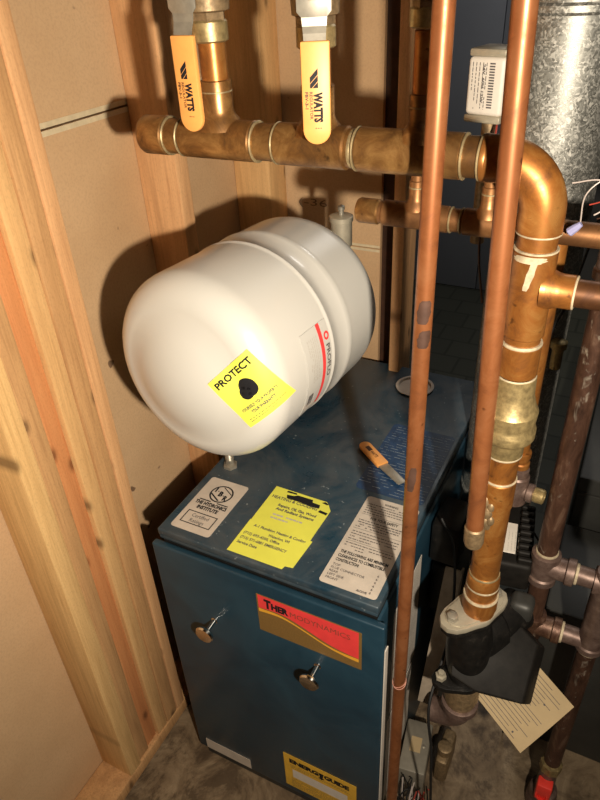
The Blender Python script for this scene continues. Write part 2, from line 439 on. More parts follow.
beam('wall_stud', (-.8545, 1.318, .001), (-.762, 1.3975, 2.39), 'wood_tan', 'doubled tan stud standing in the back left corner')
beam('wall_stud', (-.462, 1.311, .001), (-.436, 1.3985, 2.39), 'wood_orange', 'orange stud closing the right end of the back wall')

# ------------------------------------------------------------------ boiler
BO = thing('boiler', (-.44, .98, 0), 'dark blue gas boiler with labelled lid and front door under the white tank', 'boiler')
MB().box((-.650, .644, .002), (-.226, 1.335, .712), .006).build('jacket', 'blue', BO)
mb = MB().box((-.657, .638, .7335), (-.228, 1.342, .750), .0035, 3).box((-.6555, .6395, .7255), (-.2295, 1.340, .7330), .0015, 2)
lid = mb.build('lid', 'blue_top', BO)
MB().box((-.652, .645, .712), (-.232, 1.338, .7245)).build('lid_gap', 'black_rubber', BO)
dr = MB().box((-.669, .628, .030), (-.213, .6425, .7175), .004, 3).build('door', 'blue', BO)
tag(dr, 'flat blue front door panel with two chrome knobs')
MB().box((-.650, .634, .002), (-.23, .6435, .031)).build('kick_strip', 'dark_box', BO)
for (x, z) in ((-.552, .558), (-.335, .549)):
    mb = MB().lathe((x, .6285, z), (0, -1, 0), [(0, .007), (.002, .007), (.003, .0045), (.026, .0042), (.030, .014), (.034, .0185), (.037, .0190), (.040, .017), (.0395, .013), (.038, 0)], 40)
    mb.build('knob', 'chrome', dr)
# draft opening with collar on the lid
MB().lathe((-.378, 1.262, .7495), (0, 0, 1), [(0, .036), (.004, .044), (.006, .044), (.006, .038), (.001, .036), (.001, 0)], 32).build('round_cap', 'cream_label', BO)
# badge on door
def label(parent, name, sheet, mat, inks, lab=None, r=.003, pts=None, th=.0006, nx=1, ny=1):
    p = sheet.plate(th, r, pts, nx, ny).build(name, mat, parent)
    for q_, (nm, mt, items) in enumerate(inks):
        mb = MB(); sheet.ink(mb, items, th + .0003 + .00015 * q_); mb.build(nm, mt, p)
    if lab: p['label'] = lab
    return p
S = Sheet((-.449, .6277, .590), (1, 0, 0), (0, 0, 1), .198, .098)
wave = [(x / 20 * .190 + .003, .052 - .034 * (1 / (1 + math.exp(-(x / 20 - .58) * 9))) + .006 * math.exp(-((x / 20 - .22) / .18) ** 2)) for x in range(21)]
label(BO, 'name_badge', S, 'olive_ink', [
    ('red_field', 'red_ink', [('p', [(x, y + .009) for x, y in wave] + [(.193, .097), (.003, .097)])]),
    ('gold_wave', 'gold_ink', [('p', [(x, y) for x, y in wave] + [(x, y + .0085 - .005 * math.sin(PI * i / 20)) for i, (x, y) in reversed(list(enumerate(wave)))])]),
    ('lettering', 'black_ink', [('t', 'T', .015, .069, .021, 'l', .014, .06), ('t', 'HER', .029, .070, .015, 'l', .034, .06)]),
    ('faded_lettering', 'faded_red', [('t', 'MODYNAMICS', .066, .070, .013, 'l', .112, .0)])], 'red and gold name badge near the top of the door', r=.001)
# energy guide sticker
S = Sheet((-.430, .6277, .053), (1, 0, 0), (0, 0, 1), .170, .132)
label(BO, 'energy_label', S, 'amber_label', [
    ('lettering', 'black_ink', [('t', 'ENERG', .014, .103, .014, 'l', .070, .07), ('t', 'GUIDE', .096, .103, .014, 'l', .058, .07),
                                ('p', [(.084, .117), (.096, .117), (.093, .1), (.098, .1), (.090, .091), (.082, .1), (.087, .1)])]),
    ('pale_panel', 'white_label', [('b', .02, .045, .15, .078)]),
    ('small_print', 'grey_ink', pseudo(.016, .155, .082, .097, 3, .0012, 3)), ('small_print', 'grey_ink', pseudo(.016, .155, .004, .042, 7, .0012, 4))], 'yellow energy guide sticker low on the door', r=.001)
S = Sheet((-.645, .6277, .036), (1, 0, 0), (0, 0, 1), .122, .038)
label(BO, 'rating_strip', S, 'cream_label', [('small_print', 'pale_ink', pseudo(.006, .11, .004, .032, 5, .0010, 5))], r=.001)
# I-B-R label on lid
S = Sheet((-.640, .655, .7502), (1, 0, 0), (0, 1, 0), .084, .145)
cx, cy = .044, .107
label(BO, 'certification_label', S, 'cream_label', [
    ('emblem', 'black_ink', [('r', cx, cy, .0205, .0235),
        ('t', 'I', .0290, .1085, .0125, 'c', .0030, .03), ('t', 'B', .0430, .1010, .0125, 'c', .0085, .05), ('t', 'R', .0565, .0930, .0125, 'c', .0085, .05),
        ('b', .0335, .1110, .0360, .1135), ('b', .0485, .1030, .0510, .1055),
        ('p', [(.0385, .1275), (.0625, .1135), (.0638, .1105), (.0400, .1245)]), ('p', [(.0245, .1040), (.0485, .0895), (.0460, .0875), (.0243, .1005)])]),
    ('lettering', 'black_ink', [('b', .012, .080, .036, .0825), ('b', .050, .080, .074, .0825), ('t', 'THE HYDRONICS', .042, .069, .0085, 'c', .068, .05), ('t', 'INSTITUTE', .042, .057, .0085, 'c', .045, .05),
        ('b', .010, .016, .074, .018), ('b', .010, .046, .074, .048), ('b', .010, .018, .012, .046), ('b', .072, .018, .074, .046)]),
    ('small_lettering', 'grey_ink', [('t', 'Certified', .042, .034, .0085, 'c', .036), ('t', 'Ratings', .042, .021, .0085, 'c', .030)])],
    'tan institute certification label at the front left of the lid', r=.006)
# yellow service sticker: two overlapping sheets
S = Sheet((-.510, .720, .7502), (1, 0, 0), (0, 1, 0), .124, .106)
yp = [(0, 0), (.122, 0), (.124, .085), (.114, .098), (.108, .104), (.0, .106)]
label(BO, 'service_sticker', S, 'yellow_label', [
    ('blacked_out_mark', 'black_ink', [('p', [(.030, .092), (.044, .094), (.050, .0985), (.082, .0985), (.084, .092), (.100, .091), (.102, .082), (.086, .080), (.060, .083), (.034, .083)]),
        ('p', [(.026, .098), (.048, .099), (.046, .103), (.027, .103)]), ('p', [(.104, .073), (.121, .071), (.122, .077), (.105, .079)]), ('p', [(.100, .098), (.112, .096), (.114, .0985), (.106, .103)])]),
    ('lettering', 'grey_ink', [('t', 'HEATING & COOLING', .006, .075, .0075, 'l', .094, .022), ('t', 'Repairs, Oil, Gas, Wood', .028, .058, .0065, 'l', .078, .035),
        ('t', 'And Radiant Systems', .028, .048, .0065, 'l', .078, .035)]),
    ('faint_lettering', 'pale_ink', pseudo(.030, .09, .022, .040, 2, .0035, 22))],
    'upper half of the yellow service sticker with a blacked out heading', pts=yp)
S = Sheet((-.511, .645, .7510), (1, 0, 0), (0, 1, 0), .137, .082)
yp = [(0, 0), (.108, 0), (.110, .008), (.124, .010), (.128, .077), (0, .082)]
label(BO, 'service_sticker', S, 'yellow_label', [
    ('lettering', 'grey_ink', [('t', 'A-1 Plumbing, Heating & Cooling', .014, .068, .006, 'l', .104, .03), ('t', 'Waterloo, WI', .050, .056, .006, 'l', .042, .03),
        ('t', '(715) 693-4200, Office', .006, .046, .006, 'l', .072, .03), ('t', '(715) 571-6881 EMERGENCY', .006, .034, .006, 'l', .092, .03), ('t', 'Service Date', .006, .022, .006, 'l', .040, .03)])],
    'lower overlapping half of the yellow service sticker', pts=yp)
# white safety label
S = Sheet((-.338, .650, .7502), (1, 0, 0), (0, 1, 0), .101, .222)
label(BO, 'safety_label', S, 'cream_label', [
    ('heading', 'black_ink', [('t', 'WARNING', .050, .208, .005, 'c', .026, .02), ]), ('heading', 'black_ink', [('t', 'FOR YOUR SAFETY', .052, .164, .0065, 'c', .052, .03),
        ]), ('heading', 'black_ink', [('t', 'THE FOLLOWING ARE MINIMUM', .008, .071, .0065, 'l', .086, .028), ('t', 'CLEARANCES TO COMBUSTIBLE', .008, .061, .0065, 'l', .084, .028), ('t', 'CONSTRUCTION:', .008, .051, .0065, 'l', .042, .028)]),
    ('small_print', 'grey_ink', pseudo(.008, .094, .175, .205, 5, .0018, 31) + pseudo(.008, .094, .137, .160, 4, .0021, 32) + pseudo(.008, .094, .104, .130, 4, .0018, 33)
        + pseudo(.008, .094, .081, .100, 3, .0018, 34) + [('b', .006, .173, .095, .1737), ('b', .006, .134, .095, .1347), ('b', .006, .102, .095, .1027)]
        + [('t', w, .008, .040 - .0075 * i, .0048, 'l', None, .008) for i, w in enumerate(('TOP', 'FLUE CONNECTOR', 'REAR', 'LEFT SIDE', 'FRONT'))]
        ), ('distances', 'grey_ink', [('t', w, .086, .044 - .0075 * i, .0048, 'l', None, .01) for i, w in enumerate(('6', '6', '6', '6', '6', '6'))] + [('t', 'ALCOVE', .074, .004, .0042, 'c', .018, .035)])],
    'cream safety label with printed clearances at the front right of the lid', r=.006)
# worn blue print patch
S = Sheet((-.372, .885, .7501), (1, 0, 0), (0, 1, 0), .135, .225)
mb = MB()
rnd = random.Random(5); it = []
for i in range(26):
    y = .006 + i * .0083; x = rnd.uniform(0, .012)
    while x < .132:
        w = rnd.uniform(.004, .022)
        if rnd.random() < .72: it.append(('b', x, y, min(x + w, .133), y + rnd.uniform(.0005, .0012)))
        x += w + rnd.uniform(.001, .007)
label(BO, 'worn_warning_print', S, 'blue_print', [('scratches', 'scratch', it)], r=.01, th=.0002)
# side labels
S = Sheet((-.2258, .712, .345), (0, 1, 0), (0, 0, 1), .153, .305)
label(BO, 'side_label', S, 'white_label', [('small_print', 'pale_ink', pseudo(.01, .14, .01, .28, 34, .0022, 51))], 'large pale printed sheet on the right side', r=.003)
S = Sheet((-.2258, .700, .02), (0, 1, 0), (0, 0, 1), .150, .315)
label(BO, 'side_label', S, 'white_label', [('small_print', 'pale_ink', pseudo(.01, .14, .22, .30, 10, .0022, 52))], r=.003)
MB().box((-.2125, .630, .035), (-.2105, .6425, .66)).build('door_edge_gasket', 'white_label', BO)

# loose lever on lid
lv = thing('valve_lever', (-.36, .975, .751), 'loose orange handled steel valve lever lying on the blue lid', 'lever')
a0 = V((-.407, 1.010, .7565)); a1 = V((-.343, .961, .7565)); a2 = V((-.290, .925, .7545))
dv = (a1 - a0).normalized(); pv = V((-dv.y, dv.x, 0))
def strip(c0, c1, w0, w1, z0, z1, rnd_end=False, bev=.001):
    pts = []
    if rnd_end:
        for k in range(9):
            a = PI / 2 + PI * k / 8; q = c0 + dv * w0 + dv * (w0 * math.cos(a)) + pv * (w0 * math.sin(a)); pts.append((q.x, q.y, z0))
        pts += [(*(c1 - pv * w1).xy, z0), (*(c1 + pv * w1).xy, z0)]
    else: pts = [(*(c0 + pv * w0).xy, z0), (*(c0 - pv * w0).xy, z0), (*(c1 - pv * w1).xy, z0), (*(c1 + pv * w1).xy, z0)]
    return MB().prism(pts, (0, 0, z1 - z0), bev)
gp = strip(a0, a1, .0125, .0125, .7525, .7600, True, .0015).build('grip', 'orange_vinyl', lv)
strip(a1 - dv * .004, a2, .011, .009, .7545, .7570).build('steel_tang', 'steel', lv)
S = Sheet(a0 + dv * .018 - pv * .006 + V((0, 0, .0036)), dv, pv, .04, .012)
mb = MB(); S.ink(mb, [('b', 0, .002, .016, .011), ('t', 'WATTS', .018, .003, .007, 'l', .022, .03)], .0002); mb.build('printed_mark', 'dark_wood', gp)

# ------------------------------------------------------------------ expansion tank
A0 = V((-.4945, .566, 1.1365)); AX = V((.088, .996, -.024)).normalized()
U1 = AX.cross(V((0, 0, 1))).normalized(); W1 = U1.cross(AX)
TK = thing('expansion_tank', (-.48, .74, .997), 'large white steel expansion tank lying sideways above the blue boiler', 'tank')
R_ = .1400
prof = []
rc = .046
for t in (0, .25, .5, .75): prof.append((.025 * t * t, (R_ - rc) * t))
for k in range(0, 10):
    a = PI / 2 * k / 9; prof.append((.025 + rc * (1 - math.cos(a)) * .95, R_ - rc + rc * math.sin(a)))
prof += [(r[0], r[1]) for r in [(.172, .1400), (.176, .1402), (.178, .1418), (.181, .1418), (.183, .1396), (.200, .1392), (.214, .1392), (.220, .1410), (.226, .1422), (.232, .1415), (.238, .1405)]]
for k in range(0, 10):
    a = PI / 2 * (1 - k / 9); prof.append((.300 + .050 * (1 - math.sin(a)) * 0 + .052 * math.cos(a), R_ - .052 + .052 * math.sin(a)))
prof += [(.356, .05), (.358, .016), (.358, 0)]
mbt = MB().lathe(A0, AX, prof, 96)
mbt.bm.normal_update(); tbvh = BVHTree.FromBMesh(mbt.bm)
mbt.build('shell', 'enamel', TK, 60)
# yellow PROTECT sticker, wrapped onto the shoulder of the tank
def wrap(corners, w, h, dirn):
    BLc, BRc, TRc, TLc = [V(c) for c in corners]; dirn = V(dirn).normalized()
    def fn(a, b, z):
        s, t = a / w, b / h
        p = BLc * (1 - s) * (1 - t) + BRc * s * (1 - t) + TRc * s * t + TLc * (1 - s) * t
        hit, nrm, _, _ = tbvh.ray_cast(p - dirn * .3, dirn)
        if hit is None: return p
        if nrm.dot(dirn) > 0: nrm = -nrm
        return hit + nrm * (z * 1.6 + .0008)
    return fn
STICK = [(-.3911, .5824, 1.0922), (-.3488, .6306, 1.1316), (-.3905, .5914, 1.2046), (-.4407, .5697, 1.1543)]
# corner order: lower-left, lower-right, upper-right, upper-left of the printed text
fn = wrap([STICK[0], STICK[1], STICK[2], STICK[3]], .09, .09, (-.45, .77, -.40))
def fn2(a, b, z): return fn(a, b, z)
# text runs from the left corner up to the top corner
fnp = wrap([STICK[0], STICK[1], STICK[2], STICK[3]], .09, .09, (-.45, .77, -.40))
S = Sheet((0, 0, 0), (1, 0, 0), (0, 1, 0), .09, .09, fn=fnp)
label(TK, 'warning_sticker', S, 'yellow_label', [
    ('lettering', 'black_ink', [('t', 'PROTECT', .045, .073, .010, 'c', .076, .035)]),
    ('round_mark', 'black_ink', [('d', .047, .050, .0145), ('d', .038, .045, .0105)]),
    ('small_lettering', 'grey_ink', [('t', 'YOURSELF, YOUR PROPERTY', .045, .024, .0045, 'c', .070, .022), ('t', 'YOUR WARRANTY', .045, .016, .0045, 'c', .046, .035)]
        + pseudo(.010, .08, .005, .012, 2, .0006, 61))], 'yellow diamond sticker reading PROTECT on the tank shoulder', nx=14, ny=14)
# side label around the barrel: a along descending angle, b along the axis
def cylfn(th0, s0):
    def fn(a, b, z):
        th = math.radians(th0) - a / R_; r = R_ + .0006 + z
        return A0 + AX * (s0 + b) + (U1 * math.cos(th) + W1 * math.sin(th)) * r
    return fn
S = Sheet((0, 0, 0), (1, 0, 0), (0, 1, 0), .128, .064, fn=cylfn(24, .1085))
label(TK, 'maker_label', S, 'enamel', [
    ('red_stripe', 'red_ink', [('b', 0, .0385, .128, .0465)]),
    ('round_logo', 'red_ink', [('r', .022, .056, .003, .0062)]),
    ('lettering', 'grey_ink', [('t', 'PROFLO', .034, .051, .009, 'l', .05, .02)]),
    ('small_print', 'pale_ink', pseudo(.012, .075, .008, .034, 6, .0012, 71)),
    ('barcode', 'grey_ink', [('b', .094 + i * .0022, .006, .0950 + i * .0022, .019) for i in range(9)])], 'white label with a red stripe around the barrel', nx=16, ny=1)
# nipple and tee behind the tank
jt = A0 + AX * .357
MB().cyl(jt, jt + AX * .075, .0105).build('threaded_nipple', 'fitting', TK)

sp = thing('vent_tee', (-.628, 1.056, .75), 'iron pipe rising from the boiler lid behind the white tank', 'pipe')
cx_, cy_, cz_ = (A0 + AX * .445)
MB().cyl((cx_ - .016, cy_ + .004, cz_), (-.608, 1.05, cz_), .0134).build('nipple', 'iron', sp)
MB().tube([(-.60, 1.0478, cz_), (-.618, 1.0525, cz_ - .003), (-.626, 1.055, cz_ - .012), (-.628, 1.056, cz_ - .030)], .018, 20).build('elbow_fitting', 'fitting', sp)
MB().cyl((-.628, 1.056, .7505), (-.628, 1.056, cz_ - .025), .0134).build('pipe', 'iron', sp)
MB().lathe((cx_, cy_, cz_ - .020), (0, 0, 1), [(0, .012), (.003, .0175), (.034, .0175), (.036, .020), (.044, .020), (.046, .015)], 24).lathe((cx_ - AX.x * .035, cy_ - AX.y * .035, cz_ - AX.z * .035), AX, [(0, .017), (.002, .020), (.010, .020), (.012, .0175), (.034, .016)], 24).build('tee_fitting', 'fitting', sp)
fv = thing('float_vent', (-.4535, 1.008, 1.16), 'small silver float air vent poking up behind the white tank', 'air vent')
cx_ += .007; zb = cz_ + .024
MB().lathe((cx_, cy_, zb), (0, 0, 1), [(0, .008), (.022, .008), (.024, .013), (.030, .018), (.036, .0185), (.072, .0185), (.073, .0205), (.081, .0205), (.082, .018), (.083, 0)], 32).build('vent_body', 'nickel', fv)
MB().lathe((cx_, cy_, zb + .083), (0, 0, 1), [(0, .0045), (.008, .0045), (.009, .006), (.015, .006), (.016, .004), (.018, 0)], 16).build('vent_cap', 'steel', fv)
ns = thing('steel_nipple', (-.625, .842, .75), 'short upright steel nipple on the lid just below the white tank', 'nipple')
MB().lathe((-.625, .842, .7503), (0, 0, 1), [(0, .015), (.006, .015), (.008, .0085), (.018, .0085)], 6).build('hex_base', 'steel', ns)
MB().lathe((-.625, .842, .768), (0, 0, 1), [(0, .0085)] + [(.002 + i * .003 + (.0015 if j else 0), .0088 if j else .0078) for i in range(26) for j in (0, 1)] + [(.082, .0085)], 20).build('threaded_stem', 'steel', ns)

# ------------------------------------------------------------------ copper header
r35, r28, r22 = .0207, .0165, .0111      # main, branch, small
RM, RF = .0207, .0232                    # main tube and its fittings
YM, ZM = .70, 1.421
HD = thing('copper_header', (-.30, YM, ZM - .02), 'thick tarnished copper header running across under the orange lever valves', 'pipe')
X = lambda x, y=YM, z=ZM: (x, y, z)
MB().cyl(X(-.57), X(-.14), RM).build('pipe', 'copper_old', HD)
MB().lathe(X(-.583), (1, 0, 0), [(0, 0), (0, .016), (.003, .0215), (.006, RF), (.038, RF), (.040, RM)], 40).build('end_cap', 'copper_old', HD)
def solder(root, p, ax, r, mat='solder', w=.0024, nm='solder_ring'):
    return MB().lathe(V(p) - V(ax).normalized() * w / 2, ax, [(0, r - .001), (0, r + .0002), (w * .3, r + .0009), (w * .7, r + .0009), (w, r + .0002), (w, r - .001)], 36).build(nm, mat, root)
def saddle(mb, base, rb, rbr, up, L, flare=.006):
    """branch outlet rising from a run of radius rb"""
    return mb.lathe(V(base) + V(up) * (rb * .55), up, [(0, rbr + flare * 1.6), (rb * .42, rbr + flare), (rb * .62, rbr + flare * .35), (rb * .85, rbr), (L, rbr), (L + .001, rbr - .002)], 36)
# tee 1 under valve 1
RB = .0156; RBF = .0182
mb = MB().cyl(X(-.519), X(-.418), RF, .002, 40); saddle(mb, X(-.467), RF, RBF, (0, 0, 1), .052)
mb.build('tee_fitting', 'copper_old', HD)
solder(HD, X(-.521), (1, 0, 0), RF - .001); solder(HD, X(-.541), (1, 0, 0), RF - .001); solder(HD, X(-.416), (1, 0, 0), RF - .0005)
solder(HD, (-.467, YM, 1.4745), (0, 0, 1), RBF - .0005)
MB().cyl(X(-.388), X(-.300), RF, .002, 40).build('tee_fitting', 'copper_old', HD)
solder(HD, X(-.3885), (1, 0, 0), RF - .0005)
mb = MB(); saddle(mb, X(-.337), RF, RBF, (0, 0, 1), .050); mb.build('tee_outlet', 'copper_old', HD)
mb = MB().cyl(X(-.288), X(-.172), RF, .002, 40); saddle(mb, X(-.2195), RF, .0132, (0, 0, 1), .045)
mb.build('tee_fitting', 'copper_old', HD)
solder(HD, X(-.2895), (1, 0, 0), RF - .0005); solder(HD, X(-.171), (1, 0, 0), RF - .0005); solder(HD, (-.2195, YM, 1.467), (0, 0, 1), .0128, 'bronze')
MB().lathe(X(-.296), (1, 0, 0), [(0, RM), (.001, RM + .0004), (.003, RM + .0004), (.004, RM)], 36).build('solder_ring', 'solder', HD)
# risers
for x, rt, rf, z0, zt in ((-.467, .0156, .0180, 1.47, 1.527), (-.337, .0150, .0165, 1.47, 1.527), (-.2195, .0111, .0128, 1.46, 1.536)):
    MB().cyl((x, YM, z0), (x, YM, zt), rt).build('riser', 'copper_orange', HD)
# elbow
ex, er = -.0875, .048
mb = MB(); pts = [(ex - er - .016 + 0, YM, ZM)] + [(ex - er + er * math.sin(a), YM, ZM - er + er * math.cos(a)) for a in [PI / 2 * k / 14 for k in range(15)]] + [(ex, YM, ZM - er - .022)]
mb.tube(pts, [RF] * len(pts), 40); mb.lathe(X(-.152), (1, 0, 0), [(0, RF - .001), (0, RF + .0004), (.004, RF + .0004), (.005, RF)], 40)
mb.build('elbow_fitting', 'copper_orange', HD)
solder(HD, X(-.154), (1, 0, 0), RF - .001)

# ------------------------------------------------------------------ supply drop
def patch(par, c, r, z0, z1, a0, a1, mat='tarnish'):
    mb = MB(); n = 8; g = []
    for j in range(9):
        t = j / 8; z = z0 + (z1 - z0) * t; k = math.sin(PI * (.10 + .80 * t)) ** .45 * (1 + .10 * math.sin(j * 2.1)); mid = (a0 + a1) / 2 + .3 * (t - .5); hw = (a1 - a0) / 2 * k
        g.append([mb.bm.verts.new((c[0] + (r + .00035) * math.cos(mid - hw + 2 * hw * i / n), c[1] + (r + .00035) * math.sin(mid - hw + 2 * hw * i / n), z)) for i in range(n + 1)])
    for a, b in zip(g, g[1:]):
        for i in range(n): mb.bm.faces.new((a[i], a[i + 1], b[i + 1], b[i]))
    return mb.build('tarnish_patch', mat, par)
DP = thing('copper_drop_pipe', (ex, YM, .74), 'thick orange copper pipe dropping from the elbow to the black pump', 'pipe')
MB().cyl((ex, YM, .775), (ex, YM, 1.375), RM).build('pipe', 'copper_orange', DP)
solder(DP, (ex, YM, 1.3515), (0, 0, 1), RF - .0005, 'flux'); solder(DP, (ex, YM, 1.334), (0, 0, 1), RF - .0005, 'flux')
tz = 1.282
mb = MB().cyl((ex, YM, 1.232), (ex, YM, 1.333), RF, .002, 40); saddle(mb, (ex, YM, 1.290), RF, .0185, (1, 0, 0), .032, .003)
mb.build('tee_fitting', 'copper_orange', DP)
patch(DP, (ex, YM), RF, 1.294, 1.331, -1.68, -1.36, 'flux'); patch(DP, (ex, YM), RF, 1.324, 1.3315, -2.5, -.9, 'flux')
MB().cyl((ex + .040, YM, 1.290), (ex + .32, YM, 1.290), .0150).build('branch_pipe', 'copper_black', DP)
solder(DP, (ex + .0462, YM, 1.290), (1, 0, 0), .0175, 'flux')
MB().cyl((ex, YM, 1.180), (ex, YM, 1.2215), RF, .002, 40).build('coupling', 'copper_orange', DP)
solder(DP, (ex, YM, 1.2225), (0, 0, 1), RF - .0005, 'flux', .004); solder(DP, (ex, YM, 1.178), (0, 0, 1), RF - .0005, 'flux', .004)
MB().lathe((ex, YM, 1.060), (0, 0, 1), [(0, .022), (.004, .0235), (.022, .0235), (.026, .026), (.030, .0325), (.033, .034), (.044, .034), (.048, .0315), (.052, .0315), (.070, .0330), (.075, .0300), (.088, .0262), (.094, .0248), (.118, .0240), (.120, .022)], 40).build('check_valve_body', 'brass', DP)
solder(DP, (ex, YM, 1.062), (0, 0, 1), .0225, 'flux', .004)
solder(DP, (ex, YM, 1.020), (0, 0, 1), .0215, 'flux', .0035)
MB().cyl((ex, YM, .972), (ex, YM, 1.019), .0222, .002, 40).build('coupling', 'copper_orange', DP)
# solder blob where the thin pipe joins
mb = MB(); rnd = random.Random(3)
for i in range(16):
    z = .945 + rnd.random() * .05; a = rnd.uniform(-2.6, -1.6); c = V((ex + .0195 * math.cos(a), YM + .0195 * math.sin(a), z))
    w = rnd.uniform(.004, .008); bmesh.ops.create_icosphere(mb.bm, subdivisions=2, radius=w, matrix=Matrix.Translation(c) @ Matrix.Diagonal((1, 1, 1.6, 1)))
mb.build('solder_blob', 'bronze', DP)
solder(DP, (ex, YM, .836), (0, 0, 1), .0215, 'solder', .004)
MB().lathe((ex, YM, .742), (0, 0, 1), [(0, .024), (.02, .024), (.022, .026), (.045, .026), (.048, .0235), (.058, .0235), (.062, .0245), (.086, .0235), (.092, .022), (.094, .0205)], 36).build('adapter_fitting', 'copper_orange', DP)
solder(DP, (ex, YM, .812), (0, 0, 1), .0235, 'flux', .006)
solder(DP, (ex, YM, .788), (0, 0, 1), .0255, 'flux', .005)

# ------------------------------------------------------------------ thin copper pipes
P1 = thing('copper_pipe', (-.186, .634, 0), 'thin pink copper pipe standing in front of the boiler right side, left of the pair', 'pipe')
MB().cyl((-.1865, .634, .001), (-.1835, .634, 2.39), .0102, n=32).build('pipe', 'copper_pink', P1)
mb = MB()
for k, z in enumerate((.590, .5915)):
    mb.tube([(-.186 + .0110 * math.cos(a), .634 + .0110 * math.sin(a), z + .006 * math.sin(a * 1.0 + k)) for a in [2 * PI * i / 24 for i in range(25)]], .0006, 6)
mb.build('red_thread', 'thread', P1)
patch(P1, (-.1849, .634), .0102, 1.262, 1.290, -2.0, -.5); patch(P1, (-.1848, .634), .0102, 1.232, 1.254, -1.8, -.3)
patch(P1, (-.1853, .634), .0102, 1.020, 1.060, -1.9, -.9)
P2 = thing('copper_pipe', (-.101, .646, .95), 'thin pink copper pipe ending against the thick drop pipe, right of the pair', 'pipe')
MB().cyl((-.1008, .6455, .945), (-.146, .646, 2.39), .0111).build('pipe', 'copper_pink', P2)
MB().lathe((-.1004, .6455, .936), (-.030, 0, 1), [(0, .006), (.004, .0115), (.010, .0132), (.034, .0132), (.036, .0112)], 28).build('end_fitting', 'bronze', P2)
solder(P2, (-.1014, .6455, .969), (-.03, 0, 1), .0122, 'flux')

# ------------------------------------------------------------------ second header behind
Y2, Z2 = .79, 1.322
H2 = thing('copper_header', (-.2, Y2, Z2), 'thinner dark copper header running behind and below the thick header', 'pipe')
MB().cyl((-.305, Y2, Z2), (.30, Y2, Z2), .0142).build('pipe', 'copper_dark', H2)
MB().lathe((-.328, Y2, Z2), (1, 0, 0), [(0, 0), (0, .010), (.002, .0145), (.005, .0160), (.030, .0160), (.032, .0142)], 32).build('end_cap', 'copper_old', H2)
mb = MB().cyl((-.292, Y2, Z2), (-.205, Y2, Z2), .0162, .002); saddle(mb, (-.249, Y2, Z2), .0162, .0095, (0, 0, 1), .035, .004); mb.build('tee_fitting', 'copper_dark', H2)
mb = MB().cyl((-.188, Y2, Z2), (-.112, Y2, Z2), .0162, .002); saddle(mb, (-.160, Y2, Z2), .0162, .0095, (0, 0, 1), .035, .004); mb.build('tee_fitting', 'copper_dark', H2)
for x in (-.249, -.160):
    MB().cyl((x, Y2, Z2 + .02), (x, Y2, 2.39 if x < -.2 else 1.39), .0080).build('riser', 'copper_dark', H2); solder(H2, (x, Y2, Z2 + .036), (0, 0, 1), .0092)
solder(H2, (-.203, Y2, Z2), (1, 0, 0), .0152); solder(H2, (-.190, Y2, Z2), (1, 0, 0), .0152); solder(H2, (-.012, Y2, Z2), (1, 0, 0), .0145)

